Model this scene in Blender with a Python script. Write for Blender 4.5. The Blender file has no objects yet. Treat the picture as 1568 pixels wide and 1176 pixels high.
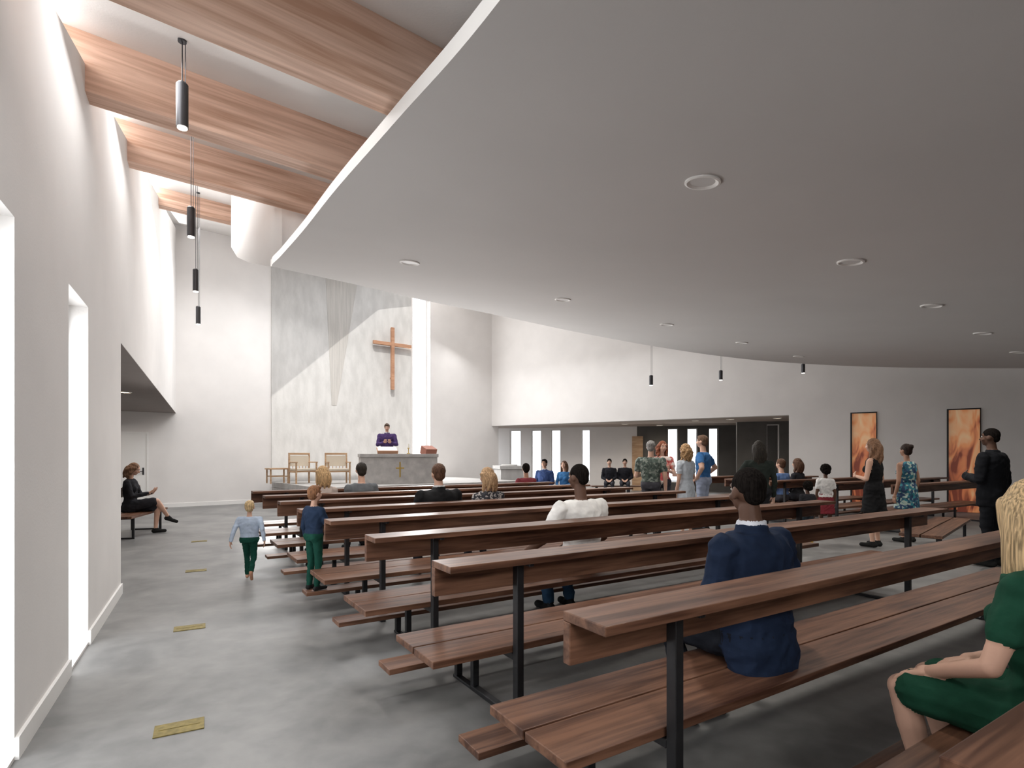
import bpy, bmesh, math, random
from mathutils import Vector, Matrix, noise
from mathutils.bvhtree import BVHTree
random.seed(7)
S = bpy.context.scene
COL = S.collection

# ------------------------------------------------------------------ materials
def newmat(name):
    m = bpy.data.materials.new(name); m.use_nodes = True
    nt = m.node_tree; b = nt.nodes['Principled BSDF']
    return m, nt, b
def lk(nt, a, b): nt.links.new(a, b)
def mat(name, col, rough=0.6, amt=0.0, scale=(3, 3, 3), detail=4, bump=0.0, bscale=None, metal=0.0, spec=0.5, distort=0.0, col2=None, lo=0.3, hi=0.7):
    m, nt, b = newmat(name)
    b.inputs['Base Color'].default_value = (*col, 1)
    b.inputs['Roughness'].default_value = rough
    b.inputs['Metallic'].default_value = metal
    b.inputs['Specular IOR Level'].default_value = spec
    if amt > 0 or bump > 0 or col2:
        tc = nt.nodes.new('ShaderNodeTexCoord'); mp = nt.nodes.new('ShaderNodeMapping')
        mp.inputs['Scale'].default_value = scale
        lk(nt, tc.outputs['Object'], mp.inputs['Vector'])
        vec = mp.outputs['Vector']
        n = nt.nodes.new('ShaderNodeTexNoise'); n.inputs['Scale'].default_value = 1.0
        n.inputs['Detail'].default_value = detail; n.inputs['Distortion'].default_value = distort
        lk(nt, vec, n.inputs['Vector'])
        r = nt.nodes.new('ShaderNodeValToRGB')
        r.color_ramp.elements[0].position = lo; r.color_ramp.elements[1].position = hi
        c1 = tuple(max(0, c * (1 - amt)) for c in col); c2 = col2 or tuple(min(1, c * (1 + amt)) for c in col)
        r.color_ramp.elements[0].color = (*c1, 1); r.color_ramp.elements[1].color = (*c2, 1)
        lk(nt, n.outputs['Fac'], r.inputs['Fac']); lk(nt, r.outputs['Color'], b.inputs['Base Color'])
        if bump > 0:
            bp = nt.nodes.new('ShaderNodeBump'); bp.inputs['Strength'].default_value = bump; bp.inputs['Distance'].default_value = 0.01
            if bscale:
                n2 = nt.nodes.new('ShaderNodeTexNoise'); n2.inputs['Scale'].default_value = bscale; n2.inputs['Detail'].default_value = 3
                lk(nt, tc.outputs['Object'], n2.inputs['Vector']); lk(nt, n2.outputs['Fac'], bp.inputs['Height'])
            else:
                lk(nt, n.outputs['Fac'], bp.inputs['Height'])
            lk(nt, bp.outputs['Normal'], b.inputs['Normal'])
    return m
def emis(name, col, st):
    m, nt, b = newmat(name)
    b.inputs['Base Color'].default_value = (*col, 1)
    b.inputs['Emission Color'].default_value = (*col, 1); b.inputs['Emission Strength'].default_value = st
    return m
def woodmat(name, c1, c2, sc, plank=None, rough=0.5):
    """long grain along local X"""
    m, nt, b = newmat(name)
    tc = nt.nodes.new('ShaderNodeTexCoord'); oi = nt.nodes.new('ShaderNodeObjectInfo')
    cx = nt.nodes.new('ShaderNodeCombineXYZ')
    for k in range(3): lk(nt, oi.outputs['Random'], cx.inputs[k])
    ad = nt.nodes.new('ShaderNodeVectorMath'); ad.operation = 'MULTIPLY_ADD'; ad.inputs[1].default_value = (11, 11, 11)
    lk(nt, cx.outputs[0], ad.inputs[0]); lk(nt, tc.outputs['Object'], ad.inputs[2])
    def ns(scale, detail, dist=0.0):
        mp = nt.nodes.new('ShaderNodeMapping'); mp.inputs['Scale'].default_value = scale
        lk(nt, ad.outputs[0], mp.inputs['Vector'])
        n = nt.nodes.new('ShaderNodeTexNoise'); n.inputs['Scale'].default_value = 1; n.inputs['Detail'].default_value = detail
        n.inputs['Distortion'].default_value = dist
        lk(nt, mp.outputs[0], n.inputs['Vector']); return n
    n1 = ns((sc[0], sc[1], sc[1]), 5, 0.6); n2 = ns((sc[0] * .35, sc[1] * .22, sc[1] * .22), 3, 1.0); n3 = ns((sc[0]*3, sc[1] * 3.5, sc[1] * 3.5), 2)
    mx = nt.nodes.new('ShaderNodeMath'); mx.operation = 'MULTIPLY_ADD'; mx.inputs[1].default_value = 0.45
    lk(nt, n1.outputs['Fac'], mx.inputs[0])
    m2 = nt.nodes.new('ShaderNodeMath'); m2.operation = 'MULTIPLY'; m2.inputs[1].default_value = 0.4
    lk(nt, n2.outputs['Fac'], m2.inputs[0]); lk(nt, m2.outputs[0], mx.inputs[2])
    m3 = nt.nodes.new('ShaderNodeMath'); m3.operation = 'MULTIPLY_ADD'; m3.inputs[1].default_value = 0.15
    lk(nt, n3.outputs['Fac'], m3.inputs[0]); lk(nt, mx.outputs[0], m3.inputs[2])
    r = nt.nodes.new('ShaderNodeValToRGB'); r.color_ramp.elements[0].position = .40; r.color_ramp.elements[1].position = .60
    r.color_ramp.elements[0].color = (*c1, 1); r.color_ramp.elements[1].color = (*c2, 1)
    lk(nt, m3.outputs[0], r.inputs['Fac']); lk(nt, r.outputs['Color'], b.inputs['Base Color'])
    bp = nt.nodes.new('ShaderNodeBump'); bp.inputs['Strength'].default_value = .25; bp.inputs['Distance'].default_value = .003
    lk(nt, m3.outputs[0], bp.inputs['Height']); lk(nt, bp.outputs['Normal'], b.inputs['Normal'])
    b.inputs['Roughness'].default_value = rough; b.inputs['Specular IOR Level'].default_value = .3
    return m
def pattern(name, cols, scale):
    m, nt, b = newmat(name)
    tc = nt.nodes.new('ShaderNodeTexCoord'); v = nt.nodes.new('ShaderNodeTexVoronoi'); v.inputs['Scale'].default_value = scale
    lk(nt, tc.outputs['Object'], v.inputs['Vector'])
    sp = nt.nodes.new('ShaderNodeSeparateColor'); lk(nt, v.outputs['Color'], sp.inputs[0])
    r = nt.nodes.new('ShaderNodeValToRGB'); r.color_ramp.interpolation = 'CONSTANT'
    while len(r.color_ramp.elements) < len(cols): r.color_ramp.elements.new(0.5)
    for i, c in enumerate(cols):
        r.color_ramp.elements[i].position = i / len(cols); r.color_ramp.elements[i].color = (*c, 1)
    lk(nt, sp.outputs[0], r.inputs['Fac']); lk(nt, r.outputs['Color'], b.inputs['Base Color'])
    b.inputs['Roughness'].default_value = .8
    return m

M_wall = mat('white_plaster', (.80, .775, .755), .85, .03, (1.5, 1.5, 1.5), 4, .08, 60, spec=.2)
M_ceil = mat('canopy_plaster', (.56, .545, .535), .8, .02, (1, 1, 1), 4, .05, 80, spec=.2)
M_white = mat('white_trim', (.85, .84, .82), .6, .01, spec=.3)
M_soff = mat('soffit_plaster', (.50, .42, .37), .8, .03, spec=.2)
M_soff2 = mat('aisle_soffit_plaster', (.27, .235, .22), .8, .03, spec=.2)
M_dark = mat('dark_partition', (.09, .085, .08), .7, .1)
M_conc = mat('board_concrete', (.52, .51, .495), .85, .075, (4.5, 4.5, 1.6), 12, .3, 14, distort=.1, spec=.2, lo=.36, hi=.64)
M_conc_shadow = mat('concrete_shadow_wedge', (.45, .43, .405), .85, .08, (16, 16, .8), 10, .3, 14, distort=.1, spec=.2, lo=.38, hi=.62)  # concrete darkened to carry the wedge shadow in its colour
M_altar = mat('altar_stone', (.40, .385, .37), .75, .14, (6, 6, 6), 8, .1, 30)
M_steel = mat('black_steel', (.035, .035, .038), .45, .1, (20, 20, 20), metal=.6)
M_brass = mat('brass_plate', (.21, .165, .055), .55, .25, (30, 30, 30), metal=.6)
M_beam = woodmat('glulam_wood', (.52, .31, .215), (.84, .60, .475), (.8, 16), rough=.6)
M_pew = woodmat('walnut_wood', (.066, .028, .017), (.225, .112, .068), (1.5, 24), rough=.42)
M_oak = woodmat('oak_wood', (.42, .26, .15), (.60, .42, .27), (2, 20))
M_crossw = woodmat('cross_wood', (.33, .17, .10), (.46, .26, .16), (2, 20))
M_pend = mat('pendant_metal', (.06, .06, .065), .4, .05, metal=.7)
M_glow = emis('lamp_glow', (1, .93, .82), 9)
M_glow2 = emis('downlight_glow', (1, .85, .65), 14)
M_dl = mat('downlight_lens', (.62, .61, .6), .5)
M_gold = mat('gold', (.7, .5, .15), .3, metal=.9)
M_book = mat('book_pages', (.8, .77, .68), .8)
M_red = mat('lectern_cloth', (.32, .13, .09), .8)

def floor_mat():
    m, nt, b = newmat('polished_concrete')
    tc = nt.nodes.new('ShaderNodeTexCoord')
    def ns(s, d, dist=0):
        n = nt.nodes.new('ShaderNodeTexNoise'); n.inputs['Scale'].default_value = s; n.inputs['Detail'].default_value = d; n.inputs['Distortion'].default_value = dist
        lk(nt, tc.outputs['Object'], n.inputs['Vector']); return n
    a = ns(1.3, 9, .5); c = ns(6, 10, .2)
    ad = nt.nodes.new('ShaderNodeMath'); ad.operation = 'MULTIPLY_ADD'; ad.inputs[1].default_value = .6
    mu = nt.nodes.new('ShaderNodeMath'); mu.operation = 'MULTIPLY'; mu.inputs[1].default_value = .4
    lk(nt, c.outputs['Fac'], mu.inputs[0]); lk(nt, a.outputs['Fac'], ad.inputs[0]); lk(nt, mu.outputs[0], ad.inputs[2])
    r = nt.nodes.new('ShaderNodeValToRGB')
    e = r.color_ramp.elements; e[0].position = .38; e[0].color = (.14, .139, .137, 1); e[1].position = .62; e[1].color = (.25, .245, .238, 1)
    lk(nt, ad.outputs[0], r.inputs['Fac']); lk(nt, r.outputs['Color'], b.inputs['Base Color'])
    rr = nt.nodes.new('ShaderNodeMapRange'); rr.inputs['To Min'].default_value = .35; rr.inputs['To Max'].default_value = .6
    lk(nt, c.outputs['Fac'], rr.inputs['Value']); lk(nt, rr.outputs[0], b.inputs['Roughness'])
    bp = nt.nodes.new('ShaderNodeBump'); bp.inputs['Strength'].default_value = .08; bp.inputs['Distance'].default_value = .01
    lk(nt, c.outputs['Fac'], bp.inputs['Height']); lk(nt, bp.outputs['Normal'], b.inputs['Normal'])
    return m
M_floor = floor_mat()
def art_mat():
    m, nt, b = newmat('door_art')
    tc = nt.nodes.new('ShaderNodeTexCoord'); mp = nt.nodes.new('ShaderNodeMapping'); mp.inputs['Scale'].default_value = (3.2, 2.5, 1.0)
    lk(nt, tc.outputs['Object'], mp.inputs['Vector'])
    n = nt.nodes.new('ShaderNodeTexNoise'); n.inputs['Scale'].default_value = 1.0; n.inputs['Detail'].default_value = 2; n.inputs['Distortion'].default_value = 1.6
    lk(nt, mp.outputs[0], n.inputs['Vector'])
    sx = nt.nodes.new('ShaderNodeSeparateXYZ'); lk(nt, tc.outputs['Object'], sx.inputs[0])
    mr = nt.nodes.new('ShaderNodeMapRange'); mr.inputs['From Min'].default_value = .3; mr.inputs['From Max'].default_value = 1.9; mr.inputs['To Min'].default_value = -.16; mr.inputs['To Max'].default_value = .10
    lk(nt, sx.outputs['Z'], mr.inputs['Value'])
    ad = nt.nodes.new('ShaderNodeMath'); lk(nt, n.outputs['Fac'], ad.inputs[0]); lk(nt, mr.outputs[0], ad.inputs[1])
    r = nt.nodes.new('ShaderNodeValToRGB'); e = r.color_ramp.elements
    e[0].position = .34; e[0].color = (.25, .06, .035, 1); e[1].position = .74; e[1].color = (.95, .62, .36, 1)
    k = e.new(.42); k.color = (.65, .20, .09, 1); k = e.new(.52); k.color = (.85, .34, .14, 1); k = e.new(.6); k.color = (.92, .47, .23, 1)
    lk(nt, ad.outputs[0], r.inputs['Fac']); lk(nt, r.outputs['Color'], b.inputs['Base Color']); b.inputs['Roughness'].default_value = .3
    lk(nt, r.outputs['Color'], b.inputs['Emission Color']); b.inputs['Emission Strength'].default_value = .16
    return m
M_art = art_mat()
def glass_mat():
    m, nt, b = newmat('window_glass')
    nt.nodes.remove(b); o = nt.nodes['Material Output']
    t = nt.nodes.new('ShaderNodeBsdfTransparent'); g = nt.nodes.new('ShaderNodeBsdfGlossy'); g.inputs['Roughness'].default_value = .05
    mx = nt.nodes.new('ShaderNodeMixShader'); mx.inputs[0].default_value = .05
    lk(nt, t.outputs[0], mx.inputs[1]); lk(nt, g.outputs[0], mx.inputs[2]); lk(nt, mx.outputs[0], o.inputs['Surface'])
    return m
M_glass = glass_mat()

# ------------------------------------------------------------------ mesh builder
class MB:
    def __init__(s): s.v = []; s.f = []; s.m = []
    def add(s, vs, fs, m=0):
        o = len(s.v); s.v += [tuple(v) for v in vs]; s.f += [tuple(i + o for i in f) for f in fs]; s.m += [m] * len(fs)
    def box(s, x0, x1, y0, y1, z0, z1, m=0, M=None):
        vs = [Vector((x, y, z)) for z in (z0, z1) for x, y in ((x0, y0), (x1, y0), (x1, y1), (x0, y1))]
        if M: vs = [M @ v for v in vs]
        s.add(vs, [(3, 2, 1, 0), (4, 5, 6, 7), (0, 1, 5, 4), (1, 2, 6, 5), (2, 3, 7, 6), (3, 0, 4, 7)], m)
    def hexa(s, b, t, m=0):
        s.add(list(b) + list(t), [(3, 2, 1, 0), (4, 5, 6, 7), (0, 1, 5, 4), (1, 2, 6, 5), (2, 3, 7, 6), (3, 0, 4, 7)], m)
    def prism(s, poly, zb, zt, m=0, mside=None):
        n = len(poly); fb = zb if callable(zb) else (lambda x, y: zb); ft = zt if callable(zt) else (lambda x, y: zt)
        s.add([(x, y, fb(x, y)) for x, y in poly] + [(x, y, ft(x, y)) for x, y in poly], [tuple(range(n))[::-1], tuple(range(n, 2 * n))], m)
        o = len(s.v) - 2 * n
        for i in range(n):
            j = (i + 1) % n; s.f.append((o + i, o + j, o + n + j, o + n + i)); s.m.append(m if mside is None else mside)
    def tube(s, a, b, r, m=0, n=16, r2=None):
        a = Vector(a); b = Vector(b); w = (b - a).normalized(); u = w.orthogonal().normalized(); q = w.cross(u); r2 = r if r2 is None else r2
        vs = [a + (u * math.cos(t) + q * math.sin(t)) * r for t in [2 * math.pi * i / n for i in range(n)]] + [b + (u * math.cos(t) + q * math.sin(t)) * r2 for t in [2 * math.pi * i / n for i in range(n)]]
        fs = [(i, (i + 1) % n, n + (i + 1) % n, n + i) for i in range(n)] + [tuple(range(n))[::-1], tuple(range(n, 2 * n))]
        s.add(vs, fs, m)
    def obj(s, name, mats, loc=(0, 0, 0), rz=0, parent=None, smooth=False, bevel=0):
        me = bpy.data.meshes.new(name); me.from_pydata(s.v, [], s.f)
        for m in mats: me.materials.append(m)
        me.polygons.foreach_set('material_index', s.m)
        if smooth: me.polygons.foreach_set('use_smooth', [True] * len(s.f))
        me.validate(); me.update()
        bm = bmesh.new(); bm.from_mesh(me); bmesh.ops.recalc_face_normals(bm, faces=bm.faces); bm.to_mesh(me); bm.free()
        o = bpy.data.objects.new(name, me); COL.objects.link(o); o.location = loc; o.rotation_euler = (0, 0, rz)
        if parent: o.parent = parent
        if bevel:
            b = o.modifiers.new('bevel', 'BEVEL'); b.width = bevel; b.segments = 2; b.limit_method = 'ANGLE'
        return o

# ------------------------------------------------------------------ site axes
DL = Vector((-.4748, .8801)); NLo = Vector((-.8801, -.4748)); P0 = Vector((-2.459, 2.786))      # left wall
DA = Vector((.7783, .6279)); NB = Vector((-.6279, .7783)); ANG_A = math.atan2(.6279, .7783)      # altar / beams
DP = Vector((.8463, .5328)); DPP = Vector((-.5328, .8463)); ANG_P = math.atan2(.5328, .8463)     # pews
DR = Vector((.8226, -.5687)); NR = Vector((.5687, .8226))                                       # right wall
C0 = Vector((-9.723, 16.25)); C1 = C0 + DA * 11.41
def qof(x, y): return -.6279 * x + .7783 * y
def pof(x, y): return .7783 * x + .6279 * y
def pq(p, q): return DA * p + NB * q
def roofz(x, y): return 3.37 + .257 * max(0, qof(x, y))
def canz(x, y): return 3.2 + .116 * qof(x, y)
SOF = 2.72

def wall(name, A, B, n, th, ztop, openings, mats=(M_wall,), zb=0):
    """wall from A to B, thickness th along n; openings (t0,t1,z0,z1)"""
    L = (B - A).length; e = (B - A) / L; mb = MB()
    cuts = sorted(set([0, L] + [t for o in openings for t in o[:2] if 0 < t < L]))
    def seg(t0, t1, z0, z1a, z1b):
        a = A + e * t0; b = A + e * t1; c = b + n * th; d = a + n * th
        mb.hexa([(p.x, p.y, z0) for p in (a, b, c, d)], [(a.x, a.y, z1a), (b.x, b.y, z1b), (c.x, c.y, z1b), (d.x, d.y, z1a)])
    for t0, t1 in zip(cuts, cuts[1:]):
        za, zbb = ztop(A + e * t0), ztop(A + e * t1); mid = (t0 + t1) / 2
        op = [o for o in openings if o[0] <= mid <= o[1]]
        if not op: seg(t0, t1, zb, za, zbb); continue
        z0, z1 = op[0][2], op[0][3]
        if z0 > zb + .001: seg(t0, t1, zb, z0, z0)
        if z1 < min(za, zbb): seg(t0, t1, z1, za, zbb)
    return mb.obj(name, mats)
def window(name, A, e, n, t0, t1, z0, z1, off=.28):
    mb = MB(); fr = .035
    M = Matrix(((e.x, n.x, 0, A.x), (e.y, n.y, 0, A.y), (0, 0, 1, 0), (0, 0, 0, 1)))
    mb.box(t0, t0 + fr, off - .03, off + .03, z0, z1, 0, M); mb.box(t1 - fr, t1, off - .03, off + .03, z0, z1, 0, M)
    mb.box(t0 + fr, t1 - fr, off - .03, off + .03, z1 - fr, z1, 0, M); mb.box(t0 + fr, t1 - fr, off - .03, off + .03, z0, z0 + fr, 0, M)
    mb.box(t0 + fr, t1 - fr, off - .004, off + .004, z0 + fr, z1 - fr, 1, M)
    return mb.obj(name, [M_white, M_glass])

# floor
mb = MB(); mb.box(-22, 32, -10, 34, -.2, 0); mb.obj('floor', [M_floor])

# left wall : pier section, windows, big opening beyond t=3.75
A = P0 + DL * -7
wz = lambda p: 4.06 + .2615 * ((p - P0).dot(DL))
wall('wall_left', A, P0 + DL * 15.3, NLo, .36, wz,
     [(7 - .78, 7 - .03, 0.02, 2.67), (7 + 1.179, 7 + 1.882, 0.02, 2.67), (7 + 3.752, 22.31, 0, SOF)])
window('window_1', P0, DL, NLo, -.78, -.03, .02, 2.67); window('window_2', P0, DL, NLo, 1.179, 1.882, .02, 2.67)
mb = MB()
def base(mb, A, e, nin, t0, t1):
    a = A + e * t0; b = A + e * t1; c = b + nin * .018; d = a + nin * .018
    mb.hexa([(p.x, p.y, 0) for p in (a, b, c, d)], [(p.x, p.y, .11) for p in (a, b, c, d)])
for t0, t1 in ((-7, -.78), (-.03, 1.179), (1.882, 3.752)): base(mb, P0, DL, -NLo, t0, t1)
mb.obj('baseboard_left', [M_white])
# back wall (with tall slot window)
rz = lambda p: roofz(p.x, p.y)
wall('wall_back', C0 - DA * 4.2, C1 + DA * .35, NB, .4, rz, [(4.2 + 7.70, 4.2 + 8.45, .65, 7.7)])
window('window_3', C0, DA, NB, 7.70, 8.45, .65, 7.7)
mb = MB(); base(mb, C0, DA, -NB, -3.8, 2.6); mb.obj('baseboard_back', [M_white])
# right wall
wall('wall_right', C1, C1 + DR * 25, NR, .36, rz, [(0.0, 11.23, 0, SOF), (12.83, 13.47, 0, SOF), (15.02, 15.72, 0, SOF)])
wall('wall_rear', Vector((.865, -3.375)), Vector((20.3, -3.375)), Vector((0, -1)), .3, lambda p: 3.37, [])
wall('wall_side', Vector((20.0, -3.375)), C1 + DR * 25, Vector((1, 0)), .3, lambda p: 3.37, [])
# doors
def artdoor(name, w0, w1):
    mb = MB(); L = w1 - w0
    mb.box(0, .04, -.02, .12, 0, SOF, 1); mb.box(L - .02, L, -.02, .12, 0, SOF, 1); mb.box(.04, L - .02, -.02, .12, SOF - .03, SOF, 1)
    mb.box(.04, L - .02, .03, .08, 0.01, SOF - .03, 0)
    mb.box(L - .1, L - .08, -.03, .03, 1.0, 1.25, 1)
    p = C1 + DR * w0
    mb.obj(name, [M_art, M_steel], (p.x, p.y, 0), math.atan2(DR.y, DR.x))
artdoor('door_1', 12.83, 13.47); artdoor('door_2', 15.02, 15.72)
# left side aisle (low)
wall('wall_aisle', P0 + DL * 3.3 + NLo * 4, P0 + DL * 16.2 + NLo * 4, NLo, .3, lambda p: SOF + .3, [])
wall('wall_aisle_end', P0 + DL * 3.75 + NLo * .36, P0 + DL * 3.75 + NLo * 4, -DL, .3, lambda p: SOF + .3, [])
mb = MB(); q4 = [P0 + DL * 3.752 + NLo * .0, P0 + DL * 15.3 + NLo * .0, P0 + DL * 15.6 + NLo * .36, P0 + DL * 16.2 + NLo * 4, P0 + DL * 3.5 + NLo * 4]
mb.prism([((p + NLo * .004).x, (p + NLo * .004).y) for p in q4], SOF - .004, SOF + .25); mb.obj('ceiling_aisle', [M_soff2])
# aisle door in back wall
mb = MB(); mb.box(0, .9, -.03, 0, 0, 2.1, 0); mb.box(-.05, 0, -.045, 0, 0, 2.15, 0); mb.box(.9, .95, -.045, 0, 0, 2.15, 0); mb.box(0, .9, -.045, 0, 2.1, 2.15, 0)
mb.tube((.82, -.03, 1.05), (.82, -.08, 1.05), .012, 1); mb.tube((.82, -.08, 1.05), (.70, -.08, 1.05), .011, 1); mb.box(.80, .84, -.036, -.03, .95, 1.15, 1)
p = C0 - DA * 1.62; mb.obj('door_3', [M_white, M_steel], (p.x, p.y, 0), ANG_A)

# roof with skylight opening over the sanctuary
bm = bmesh.new()
def loop(pts):
    vs = [bm.verts.new((*pq(p, q), 3.37 + .257 * q)) for p, q in pts]
    return [bm.edges.new((vs[i], vs[(i + 1) % len(vs)])) for i in range(len(vs))]
HOLE = [(s + 2.636, q) for s, q in ((.1, 13.69), (5.12, 13.69), (7.25, 17.95), (5.81, 17.72), (.98, 15.45))]
ed = loop([(-1.465, 0), (30, 0), (30, 19.15), (2.09, 19.15)]) + loop(HOLE)
bmesh.ops.triangle_fill(bm, edges=ed, use_beauty=True, use_dissolve=False)
def inside(p, q, poly):
    c = False
    for i in range(len(poly)):
        (x1, y1), (x2, y2) = poly[i], poly[(i + 1) % len(poly)]
        if (y1 > q) != (y2 > q) and p < (x2 - x1) * (q - y1) / (y2 - y1) + x1: c = not c
    return c
kill = [f for f in bm.faces if inside(pof(*f.calc_center_median()[:2]), qof(*f.calc_center_median()[:2]), HOLE)]
bmesh.ops.delete(bm, geom=kill, context='FACES')
vs = [bm.verts.new((*pq(p, q), 3.37)) for p, q in ((-4.1, -14), (30, -14), (30, 0), (-1.465, 0))]; bm.faces.new(vs)
me = bpy.data.meshes.new('ceiling'); bm.to_mesh(me); bm.free(); me.materials.append(M_wall)
o = bpy.data.objects.new('ceiling', me); COL.objects.link(o)
sd = o.modifiers.new('thick', 'SOLIDIFY'); sd.thickness = .12; sd.offset = 0
o.location.z = .06

# glulam beams
def beam(t, zb, zt, L, s0=-.3):
    p = P0 + DL * t + DA * s0
    mb = MB(); mb.box(0, L, 0, .2, zb, zt); mb.obj('roof_beam', [M_beam], (p.x, p.y, 0), ANG_A, bevel=.004)
beam(-.55, 3.72, 4.24, 9); beam(1.75, 4.31, 4.78, 9); beam(4.3, 4.95, 5.43, 9); beam(8.9, 6.24, 6.58, 2.4)

# curved canopy ceiling
pts = [(-.05, 2.365), (-.71, 3.46), (-1.48, 4.72), (-2.222, 5.99), (-2.985, 7.25), (-3.36, 7.86), (-3.30, 8.02), (-2.406, 8.84), (-1.523, 9.777), (-.39, 10.74), (1.5, 12.45), (3.5, 13.92),
       (5.5, 15.0), (7.46, 15.44), (9.76, 14.84), (11.85, 12.99), (14.5, 9.5), (16, 5), (15, 0), (11, -2.8), (5, -3), (2.2, -1.8), (.85, .6)]
def catmull(P, n=10):
    out = []
    for i in range(len(P)):
        a, b, c, d = [Vector(P[(i + k) % len(P)]) for k in (-1, 0, 1, 2)]
        for j in range(n):
            t = j / n
            out.append(tuple(.5 * ((2 * b) + (c - a) * t + (2 * a - 5 * b + 4 * c - d) * t * t + (3 * b - a - 3 * c + d) * t ** 3)))
    return out
cp = catmull(pts)
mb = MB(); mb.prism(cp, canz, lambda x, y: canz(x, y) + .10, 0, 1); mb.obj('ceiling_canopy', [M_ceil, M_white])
# curved white bulkhead rising from canopy tip to roof
bk = [(-2.9, 8.3, canz(-2.9, 8.3) + .1), (-3.36, 7.95, 4.16), (-4.1, 8.75, 4.50), (-4.65, 9.5, 4.85), (-5.1, 10.2, 5.28), (-5.45, 10.9, 5.8), (-5.62, 11.4, 6.2), (-5.7, 11.8, 6.45)]
mb = MB(); n = len(bk)
mb.add([b for b in bk] + [(b[0], b[1], roofz(b[0], b[1])) for b in bk] + [(b[0] + .08, b[1] + .06, b[2]) for b in bk] + [(b[0] + .08, b[1] + .06, roofz(b[0], b[1])) for b in bk],
       [(i, i + 1, n + i + 1, n + i) for i in range(n - 1)] + [(2 * n + i, 2 * n + i + 1, 3 * n + i + 1, 3 * n + i) for i in range(n - 1)] + [(i, i + 1, 2 * n + i + 1, 2 * n + i) for i in range(n - 1)])
mb.obj('wall_bulkhead', [M_wall], smooth=True)

# downlights
def spot(name, loc, W, ang=150, col=(1, .95, .88), r=.08, d=None):
    l = bpy.data.lights.new(name, 'SPOT'); l.energy = W; l.spot_size = math.radians(ang); l.spot_blend = 1; l.shadow_soft_size = r; l.color = col
    o = bpy.data.objects.new(name, l); COL.objects.link(o); o.location = loc
    if d: o.rotation_euler = Vector(d).to_track_quat('-Z', 'Y').to_euler()
def downlight(x, y, z, r, glow, tilt=True, W=105):
    mb = MB(); N = 32
    def ring(r0, z0): return [(r0 * math.cos(2 * math.pi * i / N), r0 * math.sin(2 * math.pi * i / N), z0) for i in range(N)]
    R = [ring(r, 0), ring(r, -.012), ring(r * .88, -.016), ring(r * .70, -.004), ]
    vs = sum(R, []); fs = []
    for k in range(3):
        for i in range(N): fs.append((k * N + i, k * N + (i + 1) % N, (k + 1) * N + (i + 1) % N, (k + 1) * N + i))
    mb.add(vs, fs, 0); mb.add(ring(r * .70, -.004), [tuple(range(N))], 1)
    o = mb.obj('recessed_downlight', [M_white, M_glow2 if glow else M_dl], (x, y, z), smooth=False)
    if tilt:
        nrm = Vector((.6279 * .116, -.7783 * .116, 1)).normalized(); o.rotation_mode = 'QUATERNION'; o.rotation_quaternion = nrm.to_track_quat('Z', 'Y')
        spot('downlight_lamp', (x, y, z - .12), W, r=.15)
    else: spot('downlight_lamp', (x, y, z - .1), 22, col=(1, .85, .68))
for i in range(5):
    for q, p, W in ((6.33, 3.446 + 2.681 * i, 115), (2.28, 3.6 + 2.66 * i, 90)):
        v = pq(p, q); downlight(v.x, v.y, canz(v.x, v.y) + .001, .125, False, True, W)

# pendants
def pendant(x, y, zb, L, r, ztop):
    mb = MB(); mb.tube((0, 0, 0), (0, 0, L), r, 0, 24); mb.tube((0, 0, L), (0, 0, L + .015), r, 0, 24, r * .7)
    mb.tube((0, 0, -.008), (0, 0, .0), r * .82, 1, 24)
    mb.tube((0, 0, L), (0, 0, ztop - zb), .004, 0, 8); mb.tube((r * .6, 0, L), (r * .6, 0, ztop - zb), .003, 0, 6)
    mb.tube((0, 0, ztop - zb - .02), (0, 0, ztop - zb), .03, 0, 20)
    mb.obj('pendant_lamp', [M_pend, M_glow], (x, y, zb))
for D, X in ((4.2, -2.466), (6.3, -3.60), (8.4, -4.73), (10.5, -5.865)):
    pendant(X, D, 3.95, .32, .041, roofz(X, D))
for X, D, z in ((3.715, 15.0, 3.37), (5.80, 15.6, 3.59), (8.4, 16.2, 3.87)): pendant(X, D, z, .25, .05, roofz(X, D))

# floor plates
for x, y in ((-1.83, 3.09), (-2.80, 4.88), (-4.10, 7.29), (-5.44, 9.77)):
    mb = MB(); mb.box(-.12, .12, -.075, .075, 0, .006); mb.box(-.10, .10, -.003, .003, .006, .008)
    mb.obj('brass_floor_plate', [M_brass], (x, y, 0), math.atan2(DL.y, DL.x) - math.pi / 2, bevel=.002)

# ------------------------------------------------------------------ sanctuary
mb = MB()
for i, (q0, h) in enumerate(((13.3, .16), (13.65, .32), (14.0, .48), (14.35, .65))):
    poly = [pq(2.636 + 2.63, 18.66), pq(2.636 + 2.63, q0 + .3), pq(2.636 + 3.0, q0), pq(2.636 + 9.3, q0), pq(2.636 + 9.3, 18.66)]
    mb.prism([(p.x, p.y) for p in poly], h - .16 if i else 0, h)
mb.obj('altar_platform', [M_altar])
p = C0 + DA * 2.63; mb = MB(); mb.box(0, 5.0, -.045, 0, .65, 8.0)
# thin tapered slab in darker concrete, standing in for a wedge-shaped shadow
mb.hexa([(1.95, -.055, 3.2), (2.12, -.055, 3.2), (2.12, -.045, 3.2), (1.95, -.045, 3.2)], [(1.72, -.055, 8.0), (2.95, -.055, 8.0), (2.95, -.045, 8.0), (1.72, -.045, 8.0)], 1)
mb.obj('concrete_wall_panel', [M_conc, M_conc_shadow], (p.x, p.y, 0), ANG_A)
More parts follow.
